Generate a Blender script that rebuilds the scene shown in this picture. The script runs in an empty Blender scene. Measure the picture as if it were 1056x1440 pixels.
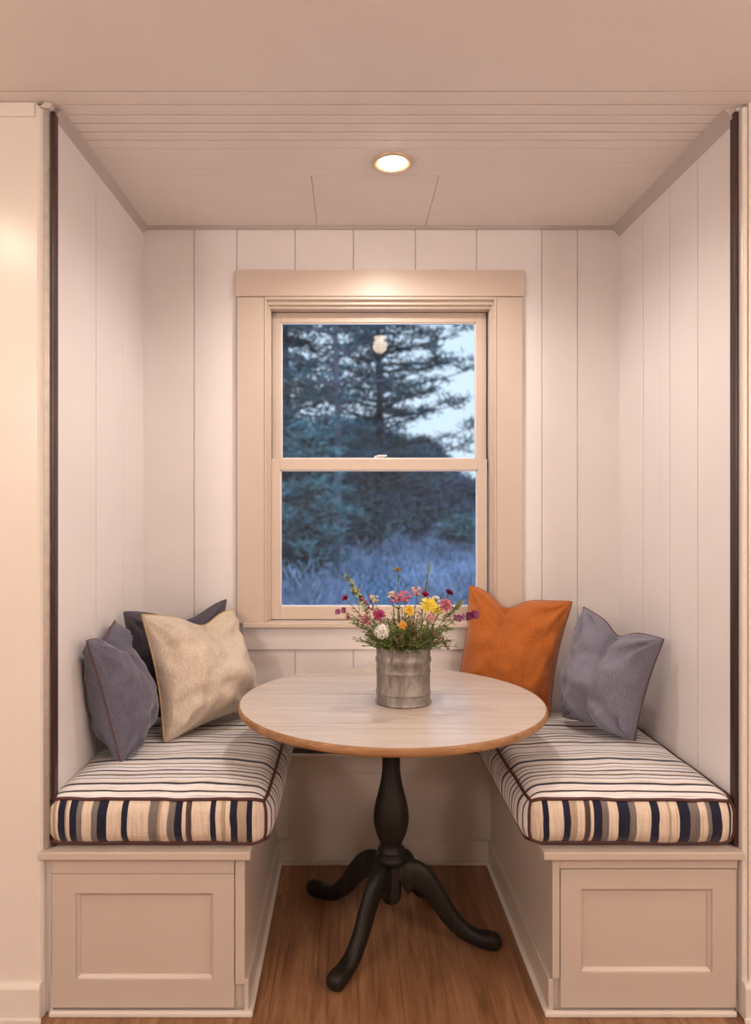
import bpy, bmesh, math, random
from mathutils import Vector, Matrix, noise
random.seed(11)
C = bpy.context.scene.collection
PI = math.pi
F = 990.0; VX = 492.0; VY = 725.0; CH = 1.3795

def at(px, py, d):
    return Vector(((px - VX) / F * d, d, CH - (py - VY) / F * d))

# ------------------------------------------------------------------ materials
def nmat(name):
    m = bpy.data.materials.new(name); m.use_nodes = True
    nt = m.node_tree
    b = nt.nodes['Principled BSDF']
    return m, nt, b

def setin(node, name, v):
    if name in node.inputs: node.inputs[name].default_value = v

def noise_node(nt, scale, detail=4, rough=.55, vec=None):
    n = nt.nodes.new('ShaderNodeTexNoise')
    n.inputs['Scale'].default_value = scale; n.inputs['Detail'].default_value = detail
    n.inputs['Roughness'].default_value = rough
    if vec is not None: nt.links.new(vec, n.inputs['Vector'])
    return n

def ramp(nt, fac, stops, interp='LINEAR'):
    r = nt.nodes.new('ShaderNodeValToRGB'); cr = r.color_ramp; cr.interpolation = interp
    cr.elements[0].position = stops[0][0]; cr.elements[0].color = (*stops[0][1], 1)
    cr.elements[1].position = stops[1][0]; cr.elements[1].color = (*stops[1][1], 1)
    for p, c in stops[2:]:
        e = cr.elements.new(p); e.color = (*c, 1)
    nt.links.new(fac, r.inputs[0])
    return r

def objcoord(nt, scale=(1, 1, 1), loc=(0, 0, 0)):
    tc = nt.nodes.new('ShaderNodeTexCoord'); mp = nt.nodes.new('ShaderNodeMapping')
    mp.inputs['Scale'].default_value = scale; mp.inputs['Location'].default_value = loc
    nt.links.new(tc.outputs['Object'], mp.inputs[0])
    return mp.outputs[0]

def bump(nt, b, h, strength=.2, dist=.01):
    n = nt.nodes.new('ShaderNodeBump'); n.inputs['Strength'].default_value = strength
    n.inputs['Distance'].default_value = dist
    nt.links.new(h, n.inputs['Height']); nt.links.new(n.outputs[0], b.inputs['Normal'])

def paint(name, col, rough=.45, bumpy=.06, var=.05, spec=.5):
    m, nt, b = nmat(name)
    v = objcoord(nt)
    n = noise_node(nt, 3.0, 5, .6, v)
    c2 = tuple(c * (1 - var) for c in col)
    r = ramp(nt, n.outputs['Fac'], [(.3, c2), (.7, col)])
    nt.links.new(r.outputs[0], b.inputs['Base Color'])
    b.inputs['Roughness'].default_value = rough
    setin(b, 'Specular IOR Level', spec)
    n2 = noise_node(nt, 260, 3, .6, v)
    bump(nt, b, n2.outputs['Fac'], bumpy, .003)
    return m

def plain(name, col, rough=.6, metal=0, emit=None, es=1):
    m, nt, b = nmat(name)
    v = objcoord(nt); n = noise_node(nt, 40, 3, .5, v)
    r = ramp(nt, n.outputs['Fac'], [(.3, tuple(c * .85 for c in col)), (.7, col)])
    nt.links.new(r.outputs[0], b.inputs['Base Color'])
    b.inputs['Roughness'].default_value = rough; b.inputs['Metallic'].default_value = metal
    if emit:
        b.inputs['Emission Color'].default_value = (*emit, 1); b.inputs['Emission Strength'].default_value = es
    return m

def wood(name, c1, c2, c3, axis='x', rough=.4, grain=1.0, bumps=.12, seams=None, coat=0):
    """fine streaky wood grain running along one object axis"""
    m, nt, b = nmat(name)
    s = {'x': (1.2, 22, 22), 'y': (22, 1.2, 22), 'z': (22, 22, 1.2)}[axis]
    v = objcoord(nt, tuple(k * grain for k in s))
    n = noise_node(nt, 1.6, 8, .62, v); n.inputs['Distortion'].default_value = .6
    r = ramp(nt, n.outputs['Fac'], [(.28, c1), (.5, c2), (.72, c3)])
    v2 = objcoord(nt, tuple(k * grain * 5 for k in s)); n2 = noise_node(nt, 2.0, 5, .7, v2)
    r2 = ramp(nt, n2.outputs['Fac'], [(.35, (.78, .76, .74)), (.6, (1, 1, 1))])
    mx = nt.nodes.new('ShaderNodeMixRGB'); mx.blend_type = 'MULTIPLY'; mx.inputs[0].default_value = .55
    nt.links.new(r.outputs[0], mx.inputs[1]); nt.links.new(r2.outputs[0], mx.inputs[2])
    nt.links.new(mx.outputs[0], b.inputs['Base Color'])
    b.inputs['Roughness'].default_value = rough
    bump(nt, b, n2.outputs['Fac'], bumps, .002)
    setin(b, 'Coat Weight', coat); setin(b, 'Coat Roughness', .25)
    return m

M = {}
M['wall'] = paint('warm white satin paint', (.84, .80, .80), .42)
M['front_wall'] = paint('warm white wall paint', (.755, .695, .64), .25, .03)
M['ceiling'] = paint('ceiling paint', (.84, .775, .735), .5)
M['trim'] = paint('cream trim paint', (.64, .53, .445), .37, .03)
M['bench'] = paint('cream bench paint', (.575, .49, .425), .36, .04)
M['crown'] = paint('crown strip paint', (.52, .46, .43), .5)
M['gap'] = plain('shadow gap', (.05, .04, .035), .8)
M['room'] = paint('room wall paint', (.82, .76, .70), .6)
M['bead'] = plain('pale corner bead', (.62, .57, .53), .4)
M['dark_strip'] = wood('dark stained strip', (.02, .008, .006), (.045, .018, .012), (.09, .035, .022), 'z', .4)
M['table_top'] = wood('washed oak', (.54, .455, .385), (.63, .55, .485), (.70, .635, .58), 'x', .34, 1.1, .12)
M['table_edge'] = wood('golden oak edge', (.19, .09, .035), (.34, .175, .075), (.47, .26, .12), 'x', .4, 1.3)
M['black_wood'] = wood('black brown turned wood', (.006, .005, .004), (.012, .009, .007), (.028, .019, .013), 'z', .46, .8, .3)
setin(M['black_wood'].node_tree.nodes['Principled BSDF'], 'Specular IOR Level', .3)

def floor_mat():
    m, nt, b = nmat('oak plank floor')
    v = objcoord(nt)
    # planks run along Y: rotate brick coords
    mp = nt.nodes.new('ShaderNodeMapping'); mp.inputs['Rotation'].default_value = (0, 0, PI / 2)
    nt.links.new(v, mp.inputs[0])
    br = nt.nodes.new('ShaderNodeTexBrick')
    br.inputs['Scale'].default_value = 1; br.inputs['Brick Width'].default_value = 7
    br.inputs['Row Height'].default_value = .125; br.inputs['Mortar Size'].default_value = .0012
    br.inputs['Mortar Smooth'].default_value = .3; br.inputs['Bias'].default_value = 0
    br.inputs['Color1'].default_value = (.0, .0, .0, 1); br.inputs['Color2'].default_value = (1, 1, 1, 1)
    br.inputs['Mortar'].default_value = (.5, .5, .5, 1); br.offset = .37
    nt.links.new(mp.outputs[0], br.inputs['Vector'])
    mp2 = nt.nodes.new('ShaderNodeMapping'); mp2.inputs['Scale'].default_value = (18, 1.3, 1)
    add = nt.nodes.new('ShaderNodeVectorMath'); add.operation = 'MULTIPLY_ADD'
    nt.links.new(br.outputs['Color'], add.inputs[0]); add.inputs[1].default_value = (3, 7, 0)
    nt.links.new(v, add.inputs[2]); nt.links.new(add.outputs[0], mp2.inputs[0])
    n = noise_node(nt, 2.2, 9, .63, mp2.outputs[0]); n.inputs['Distortion'].default_value = .8
    r = ramp(nt, n.outputs['Fac'], [(.28, (.15, .066, .030)), (.48, (.26, .125, .06)), (.72, (.39, .21, .11))])
    r2 = ramp(nt, br.outputs['Color'], [(0, (.93, .93, .93)), (1, (1.04, 1.02, 1.0))])
    mx = nt.nodes.new('ShaderNodeMixRGB'); mx.blend_type = 'MULTIPLY'; mx.inputs[0].default_value = 1
    nt.links.new(r.outputs[0], mx.inputs[1]); nt.links.new(r2.outputs[0], mx.inputs[2])
    mx2 = nt.nodes.new('ShaderNodeMixRGB'); mx2.inputs[2].default_value = (.06, .03, .015, 1)
    mm = nt.nodes.new('ShaderNodeMath'); mm.operation = 'MULTIPLY'; mm.inputs[1].default_value = .6
    nt.links.new(br.outputs['Fac'], mm.inputs[0])
    nt.links.new(mm.outputs[0], mx2.inputs[0]); nt.links.new(mx.outputs[0], mx2.inputs[1])
    nt.links.new(mx2.outputs[0], b.inputs['Base Color'])
    b.inputs['Roughness'].default_value = .36
    bump(nt, b, n.outputs['Fac'], .08, .003)
    return m
M['floor'] = floor_mat()

def fabric(name, col, col2, wscale=420, rough=.9, sheen=.3, wr=.25):
    m, nt, b = nmat(name)
    v = objcoord(nt)
    n = noise_node(nt, wscale, 3, .7, v)
    vs = objcoord(nt, (1, 1, .25)); n3 = noise_node(nt, wscale * .8, 2, .6, vs)
    mxn = nt.nodes.new('ShaderNodeMath'); mxn.operation = 'ADD'
    nt.links.new(n.outputs['Fac'], mxn.inputs[0]); nt.links.new(n3.outputs['Fac'], mxn.inputs[1])
    hf = nt.nodes.new('ShaderNodeMath'); hf.operation = 'MULTIPLY'; hf.inputs[1].default_value = .5
    nt.links.new(mxn.outputs[0], hf.inputs[0])
    r = ramp(nt, hf.outputs[0], [(.38, col2), (.6, col)])
    nt.links.new(r.outputs[0], b.inputs['Base Color'])
    b.inputs['Roughness'].default_value = rough
    setin(b, 'Sheen Weight', sheen)
    setin(b, 'Specular IOR Level', .2)
    n2 = noise_node(nt, 11, 4, .6, v); n2.inputs['Distortion'].default_value = 1.2
    b1 = nt.nodes.new('ShaderNodeBump'); b1.inputs['Strength'].default_value = wr; b1.inputs['Distance'].default_value = .02
    nt.links.new(n2.outputs['Fac'], b1.inputs['Height'])
    b2 = nt.nodes.new('ShaderNodeBump'); b2.inputs['Strength'].default_value = .35; b2.inputs['Distance'].default_value = .002
    nt.links.new(hf.outputs[0], b2.inputs['Height']); nt.links.new(b1.outputs[0], b2.inputs['Normal'])
    nt.links.new(b2.outputs[0], b.inputs['Normal'])
    return m
M['slate'] = fabric('slate linen', (.16, .155, .215), (.10, .095, .14))
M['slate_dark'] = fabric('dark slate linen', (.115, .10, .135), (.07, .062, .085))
M['slate_light'] = fabric('light slate linen', (.245, .24, .31), (.165, .16, .215))
M['cream'] = fabric('cream boucle', (.68, .585, .49), (.50, .405, .315), 300)
M['orange'] = fabric('burnt orange linen', (.52, .155, .028), (.38, .10, .018))
M['pipe_brown'] = plain('oxblood piping', (.075, .022, .018), .6)
M['pipe_mauve'] = plain('mauve brown piping', (.13, .065, .07), .7)
M['pipe_gold'] = plain('golden piping', (.58, .40, .19), .7)
M['pipe_orange'] = plain('rust piping', (.36, .11, .03), .7)

NAVY = (.012, .014, .038); GREY = (.19, .17, .16); TAUPE = (.44, .34, .25); CRM = (.71, .60, .49); DBR = (.09, .06, .055)
def stripes(name, axis, bounds, period=None, wob=.004):
    """bounds: list of (start, colour) in metres along axis, constant steps"""
    m, nt, b = nmat(name)
    tc = nt.nodes.new('ShaderNodeTexCoord'); sep = nt.nodes.new('ShaderNodeSeparateXYZ')
    nt.links.new(tc.outputs['Object'], sep.inputs[0])
    src = sep.outputs[axis]
    nz = noise_node(nt, 9, 2, .5, tc.outputs['Object'])
    ma = nt.nodes.new('ShaderNodeMath'); ma.operation = 'MULTIPLY_ADD'; ma.inputs[1].default_value = wob * 2
    nt.links.new(nz.outputs['Fac'], ma.inputs[0]); nt.links.new(src, ma.inputs[2])
    total = period
    mod = nt.nodes.new('ShaderNodeMath'); mod.operation = 'FLOORED_MODULO'; mod.inputs[1].default_value = total
    nt.links.new(ma.outputs[0], mod.inputs[0])
    dv = nt.nodes.new('ShaderNodeMath'); dv.operation = 'DIVIDE'; dv.inputs[1].default_value = total
    nt.links.new(mod.outputs[0], dv.inputs[0])
    stops = [(s / total, c) for s, c in bounds]
    r = ramp(nt, dv.outputs[0], stops, 'CONSTANT')
    # slubby thread lines along the stripes
    sc = [8, 8, 8]; sc[axis] = 520
    v = objcoord(nt, tuple(sc)); n2 = noise_node(nt, 1, 4, .6, v)
    r2 = ramp(nt, n2.outputs['Fac'], [(.40, (.45, .38, .33)), (.47, (1, 1, 1))])
    mx = nt.nodes.new('ShaderNodeMixRGB'); mx.blend_type = 'MULTIPLY'; mx.inputs[0].default_value = .6
    nt.links.new(r.outputs[0], mx.inputs[1]); nt.links.new(r2.outputs[0], mx.inputs[2])
    nt.links.new(mx.outputs[0], b.inputs['Base Color'])
    b.inputs['Roughness'].default_value = .85; setin(b, 'Specular IOR Level', .25); setin(b, 'Sheen Weight', .15)
    n4 = noise_node(nt, 13, 4, .6, tc.outputs['Object']); n4.inputs['Distortion'].default_value = 1.5
    bump(nt, b, n4.outputs['Fac'], .35, .02)
    return m

# ------------------------------------------------------------------ mesh helpers
def tag(o, label=None, cat=None, group=None, kind=None):
    if label: o['label'] = label
    if cat: o['category'] = cat
    if group: o['group'] = group
    if kind: o['kind'] = kind
    return o

def empty(name, loc, label, cat, group=None):
    o = bpy.data.objects.new(name, None); C.objects.link(o); o.location = loc
    o.empty_display_size = .05
    return tag(o, label, cat, group)

def obj(name, bm, mats, parent=None, smooth=False, origin=None, bevel=0, seg=2, autosm=False):
    me = bpy.data.meshes.new(name)
    bmesh.ops.recalc_face_normals(bm, faces=bm.faces)
    if origin is None:
        cs = [v.co for v in bm.verts]
        origin = Vector(((min(c.x for c in cs) + max(c.x for c in cs)) / 2, (min(c.y for c in cs) + max(c.y for c in cs)) / 2, min(c.z for c in cs)))
    origin = Vector(origin)
    bmesh.ops.translate(bm, verts=bm.verts, vec=-origin)
    bm.to_mesh(me); bm.free()
    if not isinstance(mats, (list, tuple)): mats = [mats]
    for m in mats: me.materials.append(m)
    if smooth:
        for p in me.polygons: p.use_smooth = True
    o = bpy.data.objects.new(name, me); C.objects.link(o)
    if parent is not None:
        o.parent = parent
        w = Vector(parent.location)
        if parent.parent is not None: w = w + Vector(parent.parent.location)
        o.location = origin - w
    else: o.location = origin
    if bevel:
        md = o.modifiers.new('Bevel', 'BEVEL'); md.width = bevel; md.segments = seg; md.limit_method = 'ANGLE'
        md.harden_normals = False
    return o

def box(bm, x0, x1, y0, y1, z0, z1, mi=0):
    vs = [bm.verts.new((x, y, z)) for x in (x0, x1) for y in (y0, y1) for z in (z0, z1)]
    for f in ((0, 1, 3, 2), (4, 6, 7, 5), (0, 4, 5, 1), (2, 3, 7, 6), (0, 2, 6, 4), (1, 5, 7, 3)):
        fc = bm.faces.new([vs[i] for i in f]); fc.material_index = mi

def B(*a):
    bm = bmesh.new(); box(bm, *a); return bm

def prism(bm, pts, fn0, fn1):
    """pts 2D polygon; fn0/fn1 map 2D -> 3D for the two caps"""
    a = [bm.verts.new(fn0(*p)) for p in pts]; b = [bm.verts.new(fn1(*p)) for p in pts]
    n = len(pts)
    bm.faces.new(a[::-1]); bm.faces.new(b)
    for i in range(n): bm.faces.new((a[i], a[(i + 1) % n], b[(i + 1) % n], b[i]))

def lathe(bm, prof, c, seg=48, cap=True, mi=0):
    rings = []
    for r, z in prof:
        rings.append([bm.verts.new((c[0] + r * math.cos(2 * PI * k / seg), c[1] + r * math.sin(2 * PI * k / seg), c[2] + z)) for k in range(seg)])
    for i in range(len(rings) - 1):
        for k in range(seg):
            f = bm.faces.new((rings[i][k], rings[i][(k + 1) % seg], rings[i + 1][(k + 1) % seg], rings[i + 1][k])); f.material_index = mi
    if cap:
        bm.faces.new(rings[0][::-1]).material_index = mi; bm.faces.new(rings[-1]).material_index = mi
    return rings

def tube(bm, pts, rad, seg=8, closed=False, mi=0, flat=1.0, cap=True):
    pts = [Vector(p) for p in pts]; n = len(pts)
    if not hasattr(rad, '__len__'): rad = [rad] * n
    rings = []; ref = None
    for i, p in enumerate(pts):
        a = pts[(i - 1) % n] if (closed or i > 0) else p
        b = pts[(i + 1) % n] if (closed or i < n - 1) else p
        t = (b - a)
        t = t.normalized() if t.length > 1e-9 else Vector((0, 0, 1))
        if ref is None:
            ref = Vector((0, 0, 1)) if abs(t.z) < .9 else Vector((1, 0, 0))
        ref = (ref - t * ref.dot(t))
        ref = ref.normalized() if ref.length > 1e-6 else t.orthogonal().normalized()
        s = t.cross(ref)
        rings.append([bm.verts.new(p + (ref * math.cos(2 * PI * k / seg) + s * math.sin(2 * PI * k / seg) * flat) * rad[i]) for k in range(seg)])
    m = n if closed else n - 1
    for i in range(m):
        A = rings[i]; Bq = rings[(i + 1) % n]
        for k in range(seg):
            f = bm.faces.new((A[k], A[(k + 1) % seg], Bq[(k + 1) % seg], Bq[k])); f.material_index = mi
    if not closed and cap and seg > 2:
        bm.faces.new(rings[0][::-1]).material_index = mi; bm.faces.new(rings[-1]).material_index = mi

def struct(name, bm, m, **k):
    return tag(obj(name, bm, m, **k), kind='structure')

# ------------------------------------------------------------------ room shell
YF = 1.93            # face of the front walls
YB = 2.811           # boarded back wall of the nook
XL, XR = -.825, 1.0746
ZF, ZB = 2.512, 2.532  # ceiling at the opening / at the back

RX0, RX1, RY0 = -2.3, 2.6, -2.9
struct('floor', B(RX0 - .1, RX1 + .1, RY0 - .1, 2.95, -.05, 0), M['floor'])

def zc(y): return ZF if y < YF else ZF + (ZB - ZF) * (y - YF) / (YB - YF)
# ceiling: boards running left to right in the nook, plain board ceiling in front
bm = bmesh.new()
cuts = [(1.88, .005), (1.941, .005), (1.993, .0042), (2.038, .0045), (2.085, .0045), (2.133, .0045), (2.183, .0022), (2.229, .0010), (2.275, .0012), (2.32, .0012), (2.366, .0014)]
ys = [(RY0 - .1)] + [c for c, _ in cuts] + [2.9]
gw = [0] + [g for _, g in cuts] + [0]
for i in range(len(ys) - 1):
    a = ys[i] + gw[i] / 2; b = ys[i + 1] - gw[i + 1] / 2
    if i < 2: x0, x1 = RX0 - .1, RX1 + .1
    else: x0, x1 = XL - .02, XR + .02
    spans = [(x0, x1)]
    if i == len(ys) - 2:
        # rear boards: two visible butt joints
        j1, j2 = -.130, .300
        spans = [(x0, j1 - .0008), (j1 + .0008, j2 - .0008), (j2 + .0008, x1)]
    for sx0, sx1 in spans:
        vs = [(sx0, a, zc(a)), (sx1, a, zc(a)), (sx1, b, zc(b)), (sx0, b, zc(b))]
        lo = [bm.verts.new(v) for v in vs]; hi = [bm.verts.new((v[0], v[1], v[2] + .02)) for v in vs]
        bm.faces.new(lo); bm.faces.new(hi[::-1])
        for k in range(4): bm.faces.new((lo[k], lo[(k + 1) % 4], hi[(k + 1) % 4], hi[k]))
box(bm, RX0 - .1, RX1 + .1, RY0 - .1, 2.95, 2.553, 2.62)
struct('ceiling', bm, M['ceiling'])

# room behind the camera
struct('wall_rear', B(RX0, RX1, RY0 - .1, RY0, 0, 2.55), M['room'])
struct('wall_room_left', B(RX0 - .1, RX0, RY0 - .1, 2.1, 0, 2.55), M['room'])
struct('wall_room_right', B(RX1, RX1 + .1, RY0 - .1, 2.1, 0, 2.55), M['room'])

# front walls beside the nook
bm = bmesh.new(); box(bm, RX0, -.858, YF, 2.06, 0, 2.55)
tube(bm, [(-.858, YF + .016, .0), (-.858, YF + .016, 2.505)], .016, 12)
struct('wall_front_left', bm, M['front_wall'])
struct('wall_front_right', B(1.094, RX1, YF, 2.06, 0, 2.55), M['front_wall'])
struct('trim_1', B(RX0, -.862, YF - .006, YF + .01, 2.472, 2.509), M['front_wall'], bevel=.002)
# pale corner strip + dark stained edge strip each side of the opening
bm = bmesh.new(); tube(bm, [(-.838, 1.945, .46), (-.838, 1.945, 2.503)], .0085, 12)
struct('trim_2', bm, M['bead'], smooth=True)
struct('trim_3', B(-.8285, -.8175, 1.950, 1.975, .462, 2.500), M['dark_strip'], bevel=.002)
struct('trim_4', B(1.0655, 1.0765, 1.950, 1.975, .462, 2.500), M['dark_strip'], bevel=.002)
struct('trim_5', B(1.078, 1.094, 1.934, 1.97, .10, 2.504), M['front_wall'], bevel=.004)
# little chipped caulk blobs where strip meets ceiling
bm = bmesh.new()
for sx in (-.835,):
    prism(bm, [(-.014, -.006), (.012, -.010), (.022, .002), (.002, .008)], lambda x, z, sx=sx: (sx + x, 1.925, 2.504 + z), lambda x, z, sx=sx: (sx + x, 1.94, 2.504 + z))
struct('trim_6', bm, M['bead'])
# crown strips along the nook ceiling
for nm, xa, xb in (('trim_7', XL, XL + .022), ('trim_8', XR - .03, XR)):
    bm = bmesh.new()
    prism(bm, [(xa, -.026), (xb, -.002), (xb, .004), (xa, .004)] if xa < 0 else [(xb, -.038), (xb, .004), (xa, .004), (xa, -.002)],
          lambda x, z: (x, 1.962, zc(1.962) + z), lambda x, z: (x, YB, zc(YB) + z))
    struct(nm, bm, M['crown'])
struct('trim_9', B(XL, XR, YB - .012, YB, ZB - .012, ZB + .004), M['crown'], bevel=.003)

# vertical boards
def boards(bm, edges, z0, z1, mapf, gap=.003, hole=None, gaps=None):
    """edges: list of board boundaries; mapf(u, z, t) -> 3D (t: 0 face, 1 back)"""
    for i in range(len(edges) - 1):
        ga = (gaps or {}).get(i, gap); gb = (gaps or {}).get(i + 1, gap)
        a, b = edges[i] + ga / 2, edges[i + 1] - gb / 2
        polys = [[(a, z0), (b, z0), (b, z1), (a, z1)]]
        if hole:
            oa, ob, za, zb = hole
            if a < oa < b: polys = [[(a, z0), (b, z0), (b, za), (oa, za), (oa, zb), (b, zb), (b, z1), (a, z1)]]
            elif a < ob < b: polys = [[(a, z0), (b, z0), (b, z1), (a, z1), (a, zb), (ob, zb), (ob, za), (a, za)]]
            elif a >= oa and b <= ob: polys = [[(a, z0), (b, z0), (b, za), (a, za)], [(a, zb), (b, zb), (b, z1), (a, z1)]]
        for p in polys:
            prism(bm, p, lambda u, z: mapf(u, z, 0), lambda u, z: mapf(u, z, 1))
bx = lambda p: (p - 492) / 352.2
HOLE = (-.335, .575, .955, 2.24)
bm = bmesh.new()
boards(bm, [XL - .01] + [bx(p) for p in (273, 333, 415, 497, 584, 670, 762, 812)] + [XR + .01], 0, ZB + .01,
       lambda u, z, t: (u, YB + .014 * t, z), hole=HOLE, gap=.0024)
# solid wall behind the boards, with the window opening
def wall_frame(bm, y0, y1):
    box(bm, XL - .13, HOLE[0], y0, y1, 0, 2.6); box(bm, HOLE[1], XR + .13, y0, y1, 0, 2.6)
    box(bm, HOLE[0], HOLE[1], y0, y1, 0, HOLE[2]); box(bm, HOLE[0], HOLE[1], y0, y1, HOLE[3], 2.6)
wall_frame(bm, YB + .012, YB + .13)
struct('wall_back', bm, M['wall'])
bm = bmesh.new()
boards(bm, [1.955, 2.288, 2.56, YB + .004], 0, 2.55, lambda u, z, t: (XL - .012 * t, u, z), gap=.0035, gaps={2: .0008})
box(bm, XL - .13, XL - .011, 2.04, YB + .02, 0, 2.56)
box(bm, XL - .03, XL - .011, 1.955, 2.04, 0, 2.56)
struct('wall_left', bm, M['wall'])
bm = bmesh.new()
boards(bm, [1.955, 2.175, 2.364, 2.44, 2.58, YB + .004], 0, 2.55, lambda u, z, t: (XR + .012 * t, u, z), gap=.0035, gaps={3: .0012})
box(bm, XR + .011, XR + .13, 2.04, YB + .02, 0, 2.56)
box(bm, XR + .011, XR + .03, 1.975, 2.04, 0, 2.56)
struct('wall_right', bm, M['wall'])

# baseboards of the front walls
for nm, xa, xb in (('baseboard_left', RX0, -.858), ('baseboard_right', 1.089, RX1)):
    bm = bmesh.new()
    x0, x1 = (xa, -.844) if xa < 0 else (xa - .012, xb)
    f0, f1 = (xa, -.838) if xa < 0 else (xa - .018, xb)
    prism(bm, [(YF + .05, 0), (YF - .016, 0), (YF - .016, .090), (YF - .010, .102), (YF + .05, .104)], lambda y, z: (x0, y, z), lambda y, z: (x1, y, z))
    box(bm, f0, f1, YF - .024, YF - .015, 0, .014)
    struct(nm, bm, M['front_wall'], bevel=.003)

# ------------------------------------------------------------------ back panel under the table between the benches
GL, GR = -.291, .560
bm = bmesh.new()
box(bm, GL, GR, 2.796, YB + .002, 0, .425)
box(bm, GL, GR, 2.790, 2.80, .36, .408); box(bm, GL, GR, 2.790, 2.80, .405, .425)
box(bm, GL, GL + .05, 2.792, 2.80, .1, .37); box(bm, GR - .05, GR, 2.792, 2.80, .1, .37)
box(bm, .225, .231, 2.794, 2.80, .1, .37)
struct('trim_10', bm, M['bench'], bevel=.0015)
bm = bmesh.new(); box(bm, GL, GR, 2.784, 2.798, 0, .092); box(bm, GL, GR, 2.772, 2.798, 0, .014)
struct('baseboard_back', bm, M['bench'], bevel=.003)
struct('trim_11', B(GL, GR, 2.775, YB, .425, .438), M['bench'], bevel=.003)
struct('shadow_gap_strip', B(GL - .02, GR + .02, 2.786, YB, .438, .455), M['gap'])  # dark strip painted in for the shade above the ledge

# ------------------------------------------------------------------ window
win = bpy.data.objects.new('window_1', None); C.objects.link(win); win.location = (.12, 2.85, .93); tag(win, kind='structure')
yc = YB - .02
def X(px, d): return (px - VX) / F * d
def Z(py, d): return CH - (py - VY) / F * d
# casing
bm = bmesh.new()
box(bm, X(333, yc), X(372, yc), yc, YB + .01, Z(877, yc), Z(417.5, yc))
box(bm, X(698, yc), X(735, yc), yc, YB + .01, Z(877, yc), Z(417.5, yc))
box(bm, X(331, yc), X(737, yc), yc - .005, YB + .01, Z(417, yc), Z(380, yc))
obj('window_casing', bm, M['trim'], win, bevel=.002)
# stepped inner moulding + jamb
bm = bmesh.new()
def ring(x0, x1, z0, z1, x0b, x1b, z1b, ya, yb):
    """picture-frame step open at the bottom"""
    for (a0, a1, b0, b1) in ((x0, x0b, z0, z1b), (x1b, x1, z0, z1b), (x0, x1, z1b, z1)):
        box(bm, a0, a1, ya, yb, b0, b1)
zb0 = Z(872, 2.83)
ox0, ox1, oz1 = X(372, yc), X(698, yc), Z(417.5, yc)
ring(ox0, ox1, zb0, oz1, ox0 + .008, ox1 - .008, oz1 - .012, yc - .004, YB + .1)
ring(ox0, ox1, zb0, oz1, ox0 + .015, ox1 - .015, oz1 - .028, yc + .012, YB + .1)
ring(ox0, ox1, zb0, oz1, ox0 + .021, ox1 - .021, oz1 - .040, yc + .026, YB + .1)
obj('jamb_moulding', bm, M['trim'], win, bevel=.0025)
bm = bmesh.new()
box(bm, ox0 + .018, ox0 + .0213, 2.858, 2.9, zb0, oz1 - .04); box(bm, ox1 - .0213, ox1 - .018, 2.858, 2.9, zb0, oz1 - .04)
box(bm, ox0 + .02, ox1 - .02, 2.862, 2.9, oz1 - .0412, oz1 - .039)
obj('weather_gap', bm, M['gap'], win)
# sill / stool and apron
bm = bmesh.new()
box(bm, X(341, 2.76), X(722, 2.76), 2.755, YB, Z(883, 2.755), Z(876.5, 2.755))
box(bm, ox0, ox1, YB - .01, YB + .15, Z(883, 2.755), Z(876.5, 2.755) + .001)
obj('window_stool', bm, M['trim'], win, bevel=.003)
obj('apron', B(X(341, 2.79), X(722, 2.79), 2.796, YB + .002, Z(914, 2.79), Z(883, 2.755)), M['wall'], win, bevel=.002)
# sashes
M['glass'], nt, b = nmat('window glass')
for n in list(nt.nodes):
    if n.type != 'OUTPUT_MATERIAL': nt.nodes.remove(n)
out = [n for n in nt.nodes if n.type == 'OUTPUT_MATERIAL'][0]
tr = nt.nodes.new('ShaderNodeBsdfTransparent'); gl = nt.nodes.new('ShaderNodeBsdfGlossy'); gl.inputs['Roughness'].default_value = .03
tr.inputs[0].default_value = (.93, .97, 1, 1)
fr = nt.nodes.new('ShaderNodeFresnel'); fr.inputs[0].default_value = 1.5
mu = nt.nodes.new('ShaderNodeMath'); mu.operation = 'MULTIPLY'; mu.inputs[1].default_value = .85
ms = nt.nodes.new('ShaderNodeMixShader')
nt.links.new(fr.outputs[0], mu.inputs[0]); nt.links.new(mu.outputs[0], ms.inputs[0]); nt.links.new(tr.outputs[0], ms.inputs[1]); nt.links.new(gl.outputs[0], ms.inputs[2])
nt.links.new(ms.outputs[0], out.inputs[0])

def sash(name, d, xo0, xo1, yo0, yo1, xi0, xi1, yi0, yi1, th=.03):
    bm = bmesh.new()
    a0, a1, c0, c1 = X(xo0, d), X(xo1, d), Z(yo1, d), Z(yo0, d)
    i0, i1, k0, k1 = X(xi0, d), X(xi1, d), Z(yi1, d), Z(yi0, d)
    box(bm, a0, i0, d, d + th, c0, c1); box(bm, i1, a1, d, d + th, c0, c1)
    box(bm, i0, i1, d, d + th, c0, k0); box(bm, i0, i1, d, d + th, k1, c1)
    s = obj(name, bm, M['trim'], win, bevel=.002)
    bm = bmesh.new(); w = .004
    box(bm, i0, i0 + w, d + .006, d + .02, k0, k1); box(bm, i1 - w, i1, d + .006, d + .02, k0, k1)
    box(bm, i0, i1, d + .006, d + .02, k0, k0 + w); box(bm, i0, i1, d + .006, d + .02, k1 - w, k1)
    obj('glazing_bead', bm, M['wall'], s)
    obj('glass_pane', B(i0 + .001, i1 - .001, d + .014, d + .0145, k0 + .001, k1 - .001), M['glass'], s)
    return s
sash('upper_sash', 2.868, 382.5, 684, 438.0, 655, 395.5, 669.5, 453.5, 645)
ls = sash('lower_sash', 2.832, 381, 685, 645, 871, 394, 671.5, 661, 853)
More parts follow.
